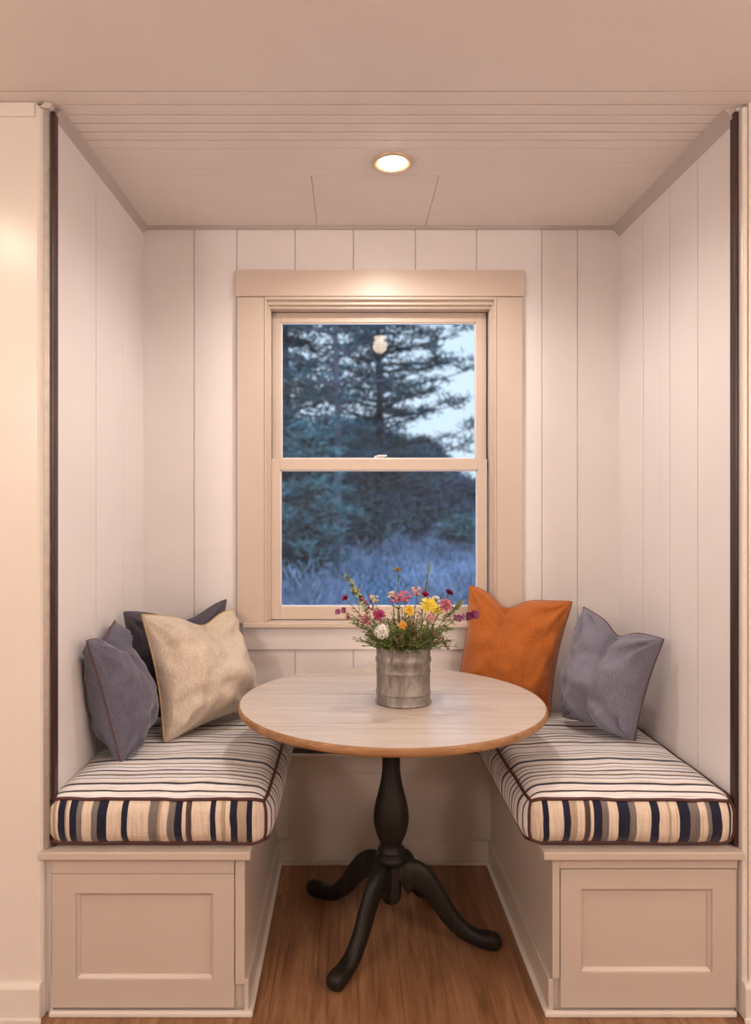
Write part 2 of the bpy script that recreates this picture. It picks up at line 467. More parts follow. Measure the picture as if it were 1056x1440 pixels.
# sash lock
bm = bmesh.new(); zt = Z(645, 2.832); xm = X(537, 2.85)
box(bm, xm - .035, xm + .035, 2.842, 2.860, zt, zt + .005); box(bm, xm - .03, xm + .012, 2.846, 2.858, zt + .005, zt + .013)
tube(bm, [(xm - .02, 2.842, zt + .012), (xm + .02, 2.838, zt + .012)], .004, 8)
obj('sash_lock', bm, plain('white enamel lock', (.9, .88, .85), .3), ls, bevel=.0015)

# ------------------------------------------------------------------ benches
def bench(side, label, door_label):
    """side -1 left, +1 right.  box body, lid, framed front panel, baseboard"""
    s = side
    wall_x = -.822 if s < 0 else 1.0705
    inn = GL if s < 0 else GR
    root = empty('bench', ((wall_x + inn) / 2, 2.36, 0), label, 'bench', None)
    lo, hi = min(wall_x, inn), max(wall_x, inn)
    yf = 1.956
    bm = bmesh.new(); box(bm, lo, hi, yf, 2.795, 0, .432)
    obj('bench_box', bm, M['bench'], root, bevel=.0015)
    # front face frame + recessed panel, in px of the front plane
    fx = lambda p: (p - 492) / F * 1.946
    fz = lambda p: CH - (p - 725) / F * 1.946
    if s < 0: o0, o1, t, i0, i1, it, ib = 72, 329.5, 1229, 107, 300, 1256, 1377
    else: o0, o1, t, i0, i1, it, ib = 788, 1035, 1222.5, 817, 1001, 1250, 1367
    # recess: stiles and rails proud of the panel
    bm = bmesh.new(); y0, y1 = 1.944, yf + .001
    X0, X1, Z1, Z0 = fx(o0), fx(o1), fz(t), .02
    a0, a1, k1, k0 = fx(i0), fx(i1), fz(it), fz(ib)
    O = [(X0, Z0), (X1, Z0), (X1, Z1), (X0, Z1)]; I = [(a0, k0), (a1, k0), (a1, k1), (a0, k1)]
    vv = [[bm.verts.new((x, y, z)) for x, z in q] for y in (y0, y1) for q in (O, I)]
    for q in range(4):
        r = (q + 1) % 4
        for fc in ((vv[0][q], vv[0][r], vv[1][r], vv[1][q]), (vv[2][q], vv[2][r], vv[3][r], vv[3][q]), (vv[0][q], vv[0][r], vv[2][r], vv[2][q]), (vv[1][q], vv[1][r], vv[3][r], vv[3][q])): bm.faces.new(fc)
    # sloped inner bead
    w = .010
    for (p, q) in (((a0, k0), (a1, k0)), ((a1, k0), (a1, k1)), ((a1, k1), (a0, k1)), ((a0, k1), (a0, k0))):
        cx, cz = (a0 + a1) / 2, (k0 + k1) / 2
        def inw(pt): return (pt[0] + (w if pt[0] < cx else -w), pt[1] + (w if pt[1] < cz else -w))
        P, Q = inw(p), inw(q)
        v = [bm.verts.new((p[0], y0 + .003, p[1])), bm.verts.new((q[0], y0 + .003, q[1])), bm.verts.new((Q[0], y1 - .003, Q[1])), bm.verts.new((P[0], y1 - .003, P[1])),
             bm.verts.new((p[0], y1, p[1])), bm.verts.new((q[0], y1, q[1])), bm.verts.new((Q[0], y1, Q[1])), bm.verts.new((P[0], y1, P[1]))]
        for f in ((0, 1, 2, 3), (4, 5, 6, 7), (0, 1, 5, 4), (2, 3, 7, 6), (1, 2, 6, 5), (3, 0, 4, 7)): bm.faces.new([v[i] for i in f])
    obj('panel_door', bm, M['bench'], root, bevel=.0012)
    # stile at the inner edge and top rail
    bm = bmesh.new()
    inner = X1 if s < 0 else X0
    g = .0025
    if s < 0:
        box(bm, inner + g, hi + .001, 1.944, yf + .001, .085, .437)
        box(bm, lo, inner, 1.944, yf + .001, Z1 + .0015, .437)
        box(bm, lo, X0 - g, 1.944, yf + .001, .085, .43)
    else:
        box(bm, lo - .001, inner - g, 1.944, yf + .001, .1, .437)
        box(bm, inner - g, hi, 1.944, yf + .001, Z1 + .003, .437)
    obj('face_frame', bm, M['bench'], root, bevel=.0012)
    # lid board with overhanging nosing
    if s < 0: l0, l1 = -.851, -.272
    else: l0, l1 = .530, 1.079
    bm = bmesh.new()
    ins = .0
    prism(bm, [(-.0, .437), (-.0, .452), (.006, .459), (.6, .459), (.6, .437)],
          lambda y, z: (l0, 1.918 + y * 1.44, z), lambda y, z: (l1, 1.918 + y * 1.44, z)) if False else box(bm, l0, l1, 1.922, YF + .03, .437, .459)
    box(bm, max(l0, -.823), min(l1, 1.0735), YF + .028, 2.795, .437, .459)
    obj('seat_board', bm, M['bench'], root, bevel=.003)
    # baseboard along the aisle side, with shoe moulding round the foot
    bm = bmesh.new()
    if s < 0:
        box(bm, inn - .002, inn + .012, 1.944, 2.784, 0, .098); e0, e1 = inn - .002, inn + .024
    else:
        box(bm, inn - .012, inn + .002, 1.944, 2.784, 0, .098); e0, e1 = inn - .024, inn + .002
    obj('baseboard', bm, M['bench'], root, bevel=.003)
    bm = bmesh.new()
    if s < 0: P = [(-.828, 1.932), (e1, 1.932), (e1, 2.772), (e0, 2.772), (e0, 1.946), (-.828, 1.946)]
    else: P = [(1.064, 1.932), (e0, 1.932), (e0, 2.772), (e1, 2.772), (e1, 1.946), (1.064, 1.946)]
    prism(bm, P, lambda x, y: (x, y, 0), lambda x, y: (x, y, .015))
    obj('shoe_moulding', bm, M['front_wall'], root, bevel=.004)
    return root
bench(-1, 'cream painted box bench along the left wall, with one recessed front panel', None)
bench(1, 'cream painted box bench along the right wall, with one recessed front panel', None)

# ------------------------------------------------------------------ seat cushions
def k_(lst, z0, z1, w):
    """measured stripe edges -> metres"""
    return [(max(0, (a - z0) / (z1 - z0) * w), c) for a, c in lst]
LST = k_([(20, CRM), (46, NAVY), (56, CRM), (76, TAUPE), (88, CRM), (100, NAVY), (128, TAUPE), (136, CRM), (146, NAVY), (176, GREY), (196, CRM), (232, GREY), (258, NAVY), (298, CRM), (355, NAVY), (378, CRM), (462, GREY), (500, TAUPE), (512, CRM), (540, GREY), (568, NAVY), (598, CRM), (612, DBR), (634, CRM), (708, NAVY), (731, CRM), (750, TAUPE), (768, CRM), (788, NAVY), (814, TAUPE), (850, NAVY), (872, CRM)], 20, 935, .63)
RST = k_([(290, CRM), (352, NAVY), (373, CRM), (418, NAVY), (440, TAUPE), (462, CRM), (488, DBR), (508, CRM), (518, NAVY), (546, GREY), (570, CRM), (600, NAVY), (636, GREY), (658, CRM), (708, NAVY), (734, CRM), (766, TAUPE), (774, CRM), (798, NAVY), (836, GREY), (868, CRM), (894, GREY), (908, NAVY), (940, CRM), (968, NAVY), (978, CRM)], 290, 1000, .59)
LIT_WHITE = (.82, .80, .82)  # cushion-top base; cool window light mixed into the fabric colour
TST = [(0, LIT_WHITE), (.033, NAVY), (.037, CRM), (.040, LIT_WHITE), (.062, NAVY), (.073, CRM), (.080, LIT_WHITE), (.100, GREY), (.106, LIT_WHITE), (.122, NAVY), (.127, TAUPE), (.134, LIT_WHITE), (.152, NAVY), (.160, LIT_WHITE), (.178, DBR), (.183, LIT_WHITE), (.205, NAVY), (.211, CRM), (.220, LIT_WHITE), (.245, NAVY), (.256, GREY), (.262, LIT_WHITE), (.283, TAUPE), (.289, LIT_WHITE), (.302, NAVY), (.308, LIT_WHITE), (.330, NAVY), (.334, LIT_WHITE)]
M['stripe_top'] = stripes('striped ticking top', 1, TST, .345, .003)
M['stripe_left'] = stripes('striped ticking left front', 0, LST, .63, .006)
M['stripe_right'] = stripes('striped ticking right front', 0, RST, .59, .006)

def cushion(x0, x1, y0, y1, z0, z1, front, label):
    hx, hy, hz = (x1 - x0) / 2, (y1 - y0) / 2, (z1 - z0) / 2
    cx, cy, cz = (x0 + x1) / 2, (y0 + y1) / 2, (z0 + z1) / 2
    r = .056
    def mp(u, v, w):
        p = Vector((u * hx, v * hy, w * hz))
        q = Vector((max(-hx + r, min(hx - r, p.x)), max(-hy + r, min(hy - r, p.y)), max(-hz + r, min(hz - r, p.z))))
        d = p - q
        L = d.length
        if L > 1e-6:
            # keep crisp-ish piped edge: blend rounded and boxy
            rr = q + d.normalized() * r
            p = rr.lerp(p, .08)
        b = (1 - abs(u) ** 4) * (1 - abs(v) ** 6)
        p.z += .016 * b * (1 if w > 0 else -.0) * abs(w)
        if v < 0: p.y -= .012 * (1 - abs(u) ** 6) * (1 - w * w) * abs(v) ** 8
        s = 1 if u > 0 else -1
        p.x += s * .012 * (1 - w * w) * abs(u) ** 8 * (1 - abs(v) ** 6)
        wob = noise.noise(Vector((p.x * 6 + cx * 3, p.y * 6, p.z * 9))) * .006 + noise.noise(Vector((p.x * 17, p.y * 14 + cx, p.z * 20))) * .0025
        p.z += wob * (1 if w > -.9 else .2); p.y += wob * .6
        return Vector((cx, cy, cz)) + p
    def axis(h, n):
        t = r / h
        a = [-1 + t * k / 5 for k in range(5)]
        m = [(-1 + t) + (2 - 2 * t) * k / n for k in range(n + 1)]
        return a + m + [-x for x in reversed(a)]
    U, V, Wd = axis(hx, 22), axis(hy, 28), axis(hz, 6)
    bm = bmesh.new(); cache = {}
    def vt(u, v, w):
        key = (round(u, 5), round(v, 5), round(w, 5))
        if key not in cache: cache[key] = bm.verts.new(mp(u, v, w))
        return cache[key]
    def face(A, Bq, fn, mi):
        for i in range(len(A) - 1):
            for j in range(len(Bq) - 1):
                f = bm.faces.new((vt(*fn(A[i], Bq[j])), vt(*fn(A[i + 1], Bq[j])), vt(*fn(A[i + 1], Bq[j + 1])), vt(*fn(A[i], Bq[j + 1])))); f.material_index = mi
    face(U, V, lambda a, b: (a, b, 1), 0); face(U, V, lambda a, b: (a, b, -1), 0)
    face(U, Wd, lambda a, b: (a, -1, b), 1); face(U, Wd, lambda a, b: (a, 1, b), 0)
    face(V, Wd, lambda a, b: (-1, a, b), 0); face(V, Wd, lambda a, b: (1, a, b), 0)
    root = empty('seat_cushion', (cx, cy, z0), label, 'cushion')
    body = obj('cushion_body', bm, [M['stripe_top'], front], root, smooth=True, origin=(x0, y0, z0))
    def off(p, e=.0015):
        c = Vector((cx, cy, cz)); d = p - c
        return p + Vector((math.copysign(e, d.x), math.copysign(e, d.y), math.copysign(e, d.z)))
    def loop(fn, A, Bq):
        pts = [fn(a, -1) for a in A] + [fn(1, b) for b in Bq[1:]] + [fn(a, 1) for a in reversed(A[:-1])] + [fn(-1, b) for b in reversed(Bq[1:-1])]
        return pts
    def seq(pts): return [off(mp(*p)) for p in pts]
    def pull(t, k=.985): return t * k
    for w in (.97, -.93):
        bm = bmesh.new(); tube(bm, seq(loop(lambda a, b: (a, b, w if w > 0 else w), U, V)), .0048, 8, closed=True)
        obj('top_piping' if w > 0 else 'bottom_piping', bm, M['pipe_brown'], body, smooth=True)
    for u in (-.985, .985):
        bm = bmesh.new(); tube(bm, seq([(u, -.985, w) for w in Wd]), .0042, 8)
        obj('corner_piping', bm, M['pipe_brown'], body, smooth=True)
    return root
cushion(-.852, -.220, 1.938, 2.786, .4585, .607, M['stripe_left'], 'navy, grey and cream striped seat cushion on the left bench')
cushion(.484, 1.077, 1.938, 2.786, .4585, .607, M['stripe_right'], 'navy, grey and cream striped seat cushion on the right bench')

# ------------------------------------------------------------------ pillows
def pillow(TL, TR, BR, BL, tf, tb, mat, pipem, label, dip=.16, u0=0, dw=.30, seed=0, pipe=.003, sag=0, bite=.5, face_dir=(0, -1, 0), skew=0):
    TL, TR, BR, BL = map(Vector, (TL, TR, BR, BL))
    nrm = (TR - TL).cross(BL - TL).normalized()
    if nrm.dot(Vector(face_dir)) < 0: nrm = -nrm
    size = ((TR - TL).length + (BL - TL).length) / 2
    def base(u, v):
        k = .10
        du = -k * u * (1 - v * v) * abs(u) ** 2; dv = -k * v * (1 - u * u) * abs(v) ** 2
        U = u + du; V = v + dv
        g = math.exp(-((u - u0 - skew * (1 - v)) / dw) ** 2)
        s = max(0, min(1, (v + .3) / 1.3)); s = s * s * (3 - 2 * s)
        V -= dip * g * s
        ck = 1 - .028 * (abs(u) * abs(v)) ** 7; U *= ck; V *= ck
        a, b = (U + 1) / 2, (V + 1) / 2
        p = (BL * (1 - a) + BR * a) * (1 - b) + (TL * (1 - a) + TR * a) * b
        return p, g * s
    def pt(u, v, side):
        p, g = base(u, v)
        e = max(0, (1 - u * u)) * max(0, (1 - v * v))
        h = e ** .5 * (1 + .15 * e)
        h *= 1 - .18 * v          # fuller towards the bottom
        h *= 1 - bite * g * .8
        cr = math.exp(-((u - u0 - skew * (1 - v)) / .07) ** 2) * max(0, (v - .05)) ** 1.0
        t = tf if side > 0 else tb
        d = t * h
        sv = Vector((u * 2.3 + seed, v * 2.3 - seed, seed * 1.7 + side * 3))
        wr = noise.noise(sv) * .018 + noise.noise(sv * 2.4) * .010 + noise.noise(sv * 5) * .0018
        # creases running in from the corners
        for (qu, qv) in ((-1, -1), (1, -1), (-1, 1), (1, 1)):
            ru, rv = u - qu, v - qv; R = math.hypot(ru, rv); th = math.atan2(rv, ru)
            wr += .014 * math.sin(th * 11 + seed + qu * 2 + qv) * math.exp(-(R / .6) ** 2)
        d += (wr - cr * .035) * min(1, e * 6) * (t / .08)
        return p + nrm * d * side
    n = 44
    ax = [math.sin(PI / 2 * (-1 + 2 * i / n)) for i in range(n + 1)]
    bm = bmesh.new(); rim = {}
    grids = []
    for side in (1, -1):
        g = []
        for i in range(n + 1):
            row = []
            for j in range(n + 1):
                if i in (0, n) or j in (0, n):
                    if (i, j) not in rim: rim[(i, j)] = bm.verts.new(pt(ax[i], ax[j], 1))
                    row.append(rim[(i, j)])
                else: row.append(bm.verts.new(pt(ax[i], ax[j], side)))
            g.append(row)
        grids.append(g)
        for i in range(n):
            for j in range(n): bm.faces.new((g[i][j], g[i + 1][j], g[i + 1][j + 1], g[i][j + 1]))
    cen = (TL + TR + BR + BL) / 4
    loopidx = [(i, 0) for i in range(n)] + [(n, j) for j in range(n)] + [(i, n) for i in range(n, 0, -1)] + [(0, j) for j in range(n, 0, -1)]
    path = [rim[k].co.copy() for k in loopidx]
    root = empty('throw_pillow', (cen.x, cen.y, min(BL.z, BR.z)), label, 'pillow')
    cov = obj('pillow_cover', bm, mat, root, smooth=True, origin=cen)
    bm = bmesh.new(); tube(bm, path, pipe, 7, closed=True)
    obj('piping', bm, pipem, cov, smooth=True)
    return root

# left group
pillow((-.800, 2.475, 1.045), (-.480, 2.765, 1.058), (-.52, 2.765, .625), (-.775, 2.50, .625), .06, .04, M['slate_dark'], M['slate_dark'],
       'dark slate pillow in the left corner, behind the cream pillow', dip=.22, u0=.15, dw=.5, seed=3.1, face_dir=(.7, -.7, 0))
pillow((-.782, 2.085, 1.012), (-.792, 2.375, 1.030), (-.735, 2.445, .625), (-.705, 2.170, .608), .10, .075, M['slate'], M['pipe_mauve'],
       'slate blue pillow leaning on the left wall, nearest of the left three', dip=.12, u0=.1, dw=.35, seed=7.7, face_dir=(1, -.2, 0))
pillow((-.715, 2.405, 1.045), (-.452, 2.735, 1.018), (-.345, 2.700, .648), (-.622, 2.350, .612), .12, .04, M['cream'], M['pipe_gold'],
       'cream textured pillow with golden piping, in front on the left bench', dip=.19, u0=.2, dw=.36, seed=1.3, pipe=.0042, face_dir=(.7, -.7, 0))
# right group
pillow((.468, 2.775, 1.110), (.853, 2.685, 1.055), (.750, 2.640, .612), (.398, 2.745, .640), .10, .03, M['orange'], M['pipe_orange'],
       'burnt orange pillow on the right bench beside the window', dip=.21, u0=-.22, dw=.30, seed=5.2, face_dir=(0, -1, 0))
pillow((.855, 2.580, 1.050), (1.030, 2.300, .978), (.955, 2.365, .610), (.775, 2.575, .64), .12, .06, M['slate_light'], M['pipe_mauve'],
       'slate blue pillow leaning on the right wall, right of the orange one', dip=.17, u0=.0, dw=.28, seed=9.4, face_dir=(-.7, -.7, 0))

# ------------------------------------------------------------------ table
TX, TY, TZ = .1336, 2.28, .786
table = empty('pedestal_table', (TX, TY, 0), 'round washed oak table on a black turned pedestal between the benches', 'table')
R = .49
bm = bmesh.new()
# top made of four boards running left to right, fine joints between them
seams = [2.01, 2.34, 2.60]
def ring_profile(): return [(R - .018, 0), (R - .005, .002), (R - .001, .007), (R, .014), (R - .001, .021), (R - .005, .0255), (R - .007, .026), (R - .007, .010)]
lathe(bm, ring_profile(), (TX, TY, TZ - .026), 128, cap=True, mi=1)
bm2 = bmesh.new()
edges = [TY - R] + seams + [TY + R]
for i in range(len(edges) - 1):
    a, b = edges[i] + (.0018 if i else 0), edges[i + 1] - (.0018 if i < len(edges) - 2 else 0)
    rr = R - .0068; pts = []
    n = 40
    t = [a + (b - a) * k / n for k in range(n + 1)]
    half = lambda y: math.sqrt(max(0, rr * rr - (y - TY) ** 2))
    if i == 0: t = [TY - rr * math.cos(k / n * math.acos((TY - b) / rr)) for k in range(n + 1)]
    if i == len(edges) - 2: t = [TY + rr * math.cos((1 - k / n) * math.acos((a - TY) / rr)) for k in range(n + 1)]
    pts = [(TX + half(y), y) for y in t] + [(TX - half(y), y) for y in reversed(t)]
    pts = [p for k, p in enumerate(pts) if k == 0 or (Vector(p) - Vector(pts[k - 1])).length > 1e-6]
    if (Vector(pts[0]) - Vector(pts[-1])).length < 1e-6: pts.pop()
    prism(bm2, pts, lambda x, y: (x, y, TZ - .015), lambda x, y: (x, y, TZ))
top = obj('table_top', bm2, M['table_top'], table)
obj('table_edge', bm, [M['table_edge'], M['table_edge']], table, smooth=False)
for p in table.children[-1].data.polygons: p.use_smooth = abs(p.normal.z) < .99
# pedestal
def zz(p): return CH - (p - 725) / 434.2
prof = [(.026, .135), (.028, .20), (.030, .255), (.047, .262), (.05, .266), (.052, .274), (.050, .282), (.043, .285), (.041, .290), (.044, .297), (.044, .303), (.036, .308),
        (.034, .316), (.038, .330), (.048, .352), (.055, .378), (.0575, .400), (.056, .425), (.050, .455), (.042, .485), (.035, .515), (.031, .54), (.029, .56), (.0285, .60),
        (.030, .612), (.036, .616), (.039, .622), (.039, .630), (.034, .636), (.030, .640), (.034, .646), (.042, .654), (.046, .666), (.060, .69), (.075, .72), (.08, .7595)]
bm = bmesh.new(); lathe(bm, prof, (TX, TY, 0), 48)
box(bm, TX - .26, TX + .26, TY - .03, TY + .03, .735, .7598)
obj('pedestal', bm, M['black_wood'], table, smooth=True)
ped = table.children[-1]
for p in ped.data.polygons: p.use_smooth = len(p.vertices) == 4 and p.area < .002
# hub block (octagonal) to which legs are joined
bm = bmesh.new(); lathe(bm, [(.020, .128), (.028, .134), (.034, .148), (.035, .25), (.040, .262)], (TX, TY, 0), 8)
obj('hub', bm, M['black_wood'], table, bevel=.003)

def crv(P, n):
    """Catmull-Rom through list of tuples"""
    out = []; m = len(P)
    for i in range(m - 1):
        p0, p1, p2, p3 = P[max(0, i - 1)], P[i], P[i + 1], P[min(m - 1, i + 2)]
        for k in range(n):
            t = k / n
            out.append(tuple(.5 * (2 * b + (c - a) * t + (2 * a - 5 * b + 4 * c - d) * t * t + (-a + 3 * b - 3 * c + d) * t ** 3) for a, b, c, d in zip(p0, p1, p2, p3)))
    out.append(tuple(P[-1])); return out
def leg(ang, reach, knee=1.0):
    # r, z, half height, half width
    P = [(.030, .205, .050, .021), (.065, .222, .045, .021), (.105, .205, .038, .021), (.145, .158, .032, .021), (.185, .100, .028, .022),
         (.230, .055, .025, .024), (.275, .034, .023, .026), (.315, .027, .025, .028), (.340, .024, .022, .024), (.352, .022, .010, .012)]
    P = [((r - .03) / (.352 - .03) * (reach - .03) + .03, z, h, w) for r, z, h, w in P]
    c = crv(P, 6); bm = bmesh.new(); ca, sa = math.cos(ang), math.sin(ang)
    rings = []
    seg = 14
    for i, (r, z, h, w) in enumerate(c):
        a = c[max(0, i - 1)]; b = c[min(len(c) - 1, i + 1)]
        tx, tz = b[0] - a[0], b[1] - a[1]; L = math.hypot(tx, tz); nx, nz = -tz / L, tx / L
        ring = []
        for k in range(seg):
            th = 2 * PI * k / seg
            # squarish section with a ridge along the top
            cs, sn = math.cos(th), math.sin(th)
            e = .62
            lw = math.copysign(abs(cs) ** e, cs) * w; lh = math.copysign(abs(sn) ** .8, sn) * h
            if sn > .8: lh *= 1.08
            rr, zq = r + nx * lh, z + nz * lh
            ring.append(bm.verts.new((TX + ca * rr - sa * lw, TY + sa * rr + ca * lw, max(0.001, zq))))
        rings.append(ring)
    for i in range(len(rings) - 1):
        for k in range(seg): bm.faces.new((rings[i][k], rings[i][(k + 1) % seg], rings[i + 1][(k + 1) % seg], rings[i + 1][k]))
    bm.faces.new(rings[0][::-1]); bm.faces.new(rings[-1])
    return obj('leg', bm, M['black_wood'], table, smooth=True, origin=(TX, TY, 0))
R_ = math.radians
leg(R_(-127), .315); leg(R_(-7), .350); leg(R_(133), .415); leg(R_(60), .37)

# ------------------------------------------------------------------ galvanised can
CX, CY = .170, 2.245
def galv():
    m, nt, b = nmat('weathered galvanised metal')
    v = objcoord(nt, (1, 1, .35)); n = noise_node(nt, 28, 7, .7, v); n.inputs['Distortion'].default_value = .7
    r = ramp(nt, n.outputs['Fac'], [(.3, (.12, .10, .09)), (.5, (.24, .215, .195)), (.68, (.40, .375, .35))])
    nt.links.new(r.outputs[0], b.inputs['Base Color'])
    b.inputs['Metallic'].default_value = .55; b.inputs['Roughness'].default_value = .5
    bump(nt, b, n.outputs['Fac'], .2, .004)
    return m
M['galv'] = galv()
can = empty('flower_can', (CX, CY, TZ), 'weathered grey galvanised metal can standing on the round table', 'flower pot')
r0 = .0865
prof = [(.060, .001), (r0 + .001, .0), (r0 + .0035, .003), (r0 + .002, .007), (r0 - .001, .012), (r0, .030), (r0 - .001, .0325), (r0 + .002, .035), (r0 - .001, .0375), (r0 - .001, .085),
        (r0, .100), (r0 + .0015, .102), (r0 - .001, .106), (r0 - .001, .130), (r0 + .0025, .133), (r0 + .001, .138), (r0 + .0025, .141), (r0 - .001, .145), (r0 - .001, .172), (r0 + .001, .175),
        (r0 + .001, .179), (r0 - .002, .1795), (r0 - .004, .176), (r0 - .004, .03), (.02, .012)]
bm = bmesh.new(); lathe(bm, prof, (CX, CY, TZ), 72)
for v in bm.verts:
    d = noise.noise(Vector((v.co.x * 18, v.co.y * 18, v.co.z * 14))) * .0012
    ang = math.atan2(v.co.y - CY, v.co.x - CX); v.co.x += d * math.cos(ang); v.co.y += d * math.sin(ang)
obj('can_body', bm, M['galv'], can, smooth=True)
bm = bmesh.new(); a = R_(-118)
tube(bm, [(CX + (r0 + .001) * math.cos(a), CY + (r0 + .001) * math.sin(a), TZ + z) for z in (.145, .16, .175)], .0022, 6)
obj('side_seam', bm, M['galv'], can, smooth=True)

# ------------------------------------------------------------------ flowers
def petal_mat(name, c): 
    m, nt, b = nmat(name)
    v = objcoord(nt); n = noise_node(nt, 160, 3, .6, v)
    r = ramp(nt, n.outputs['Fac'], [(.3, tuple(k * .6 for k in c)), (.65, c)])
    nt.links.new(r.outputs[0], b.inputs['Base Color']); b.inputs['Roughness'].default_value = .6
    setin(b, 'Subsurface Weight', .0)
    return m
PM = {k: petal_mat(k + ' petals', c) for k, c in dict(magenta=(.42, .035, .16), purple=(.20, .02, .10), pink=(.62, .18, .26), dusky=(.42, .14, .17), yellow=(.85, .55, .04), lemon=(.88, .70, .08), orange=(.80, .38, .05), cream=(.72, .66, .40), white=(.9, .87, .80), green=(.20, .26, .06), mauve=(.30, .07, .20), seed=(.28, .17, .09), palepink=(.72, .38, .36), sage=(.34, .40, .20)).items()}
STEM = [petal_mat('stem green', (.13, .20, .045)), petal_mat('olive leaf', (.22, .27, .07)), petal_mat('dark leaf', (.06, .11, .025)), petal_mat('dry stalk', (.38, .24, .15))]
EYE = petal_mat('flower eye', (.25, .14, .03))

def leaf(bm, p, d, L, w, mi=0, droop=.3):
    d = Vector(d).normalized(); side = d.cross(Vector((0, 0, 1)))
    side = side.normalized() if side.length > 1e-3 else Vector((1, 0, 0))
    side = (Matrix.Rotation(random.uniform(-1.2, 1.2), 3, d) @ side)
    up = side.cross(d)
    prev = None
    for k in range(5):
        t = k / 4; ww = w * math.sin(PI * min(1, (t * .85 + .12))) * .5
        c = p + d * (L * t) - Vector((0, 0, 1)) * (droop * L * t * t)
        a, m_, b = bm.verts.new(c + side * ww + up * ww * .35), bm.verts.new(c), bm.verts.new(c - side * ww + up * ww * .35)
        if prev:
            bm.faces.new((prev[0], prev[1], m_, a)).material_index = mi; bm.faces.new((prev[1], prev[2], b, m_)).material_index = mi
        prev = (a, m_, b)

def petals(bm, c, axis, n, L, w, elev, mi=0, jitter=.2):
    axis = Vector(axis).normalized(); a = axis.orthogonal().normalized(); b = axis.cross(a)
    for k in range(n):
        th = 2 * PI * k / n + random.uniform(-jitter, jitter)
        e = elev + random.uniform(-.15, .15)
        d = (a * math.cos(th) + b * math.sin(th)) * math.cos(e) + axis * math.sin(e)
        s = (-a * math.sin(th) + b * math.cos(th))
        up = axis
        pr = None
        for q in range(4):
            t = q / 3; ww = w * (.35, .9, 1.0, .35)[q] * .5
            cc = c + d * L * t * random.uniform(.93, 1.05) + up * (-.15 * L * t * t)
            v0, v1 = bm.verts.new(cc + s * ww), bm.verts.new(cc - s * ww)
            if pr: bm.faces.new((pr[0], pr[1], v1, v0)).material_index = mi
            pr = (v0, v1)

def pompom(bm, c, r, n, L, w, mi=0, zs=1.0):
    for k in range(n):
        z = 1 - 2 * (k + .5) / n; rr = math.sqrt(1 - z * z); th = k * 2.399963 + random.uniform(-.2, .2)
        d = Vector((rr * math.cos(th), rr * math.sin(th), z * zs))
        s = d.cross(Vector((0, 0, 1))); s = s.normalized() if s.length > 1e-3 else Vector((1, 0, 0))
        tg = d.cross(s) * random.choice((1, -1)); p0 = c + d * r * .8 - tg * w * .8; p1 = c + d * r * .98; p2 = c + d * r * random.uniform(1.0, 1.25) + tg * w * .9
        v = [bm.verts.new(p0 - s * w * .3), bm.verts.new(p0 + s * w * .3), bm.verts.new(p1 + s * w * .55), bm.verts.new(p2), bm.verts.new(p1 - s * w * .55)]
        bm.faces.new(v).material_index = mi
def blob(bm, c, r, mi=0, zs=1.0):
    res = bmesh.ops.create_icosphere(bm, subdivisions=1, radius=r, matrix=Matrix.Translation(c) @ Matrix.Diagonal((1, 1, zs, 1)))
    for f in set(f for v in res['verts'] for f in v.link_faces): f.material_index = mi

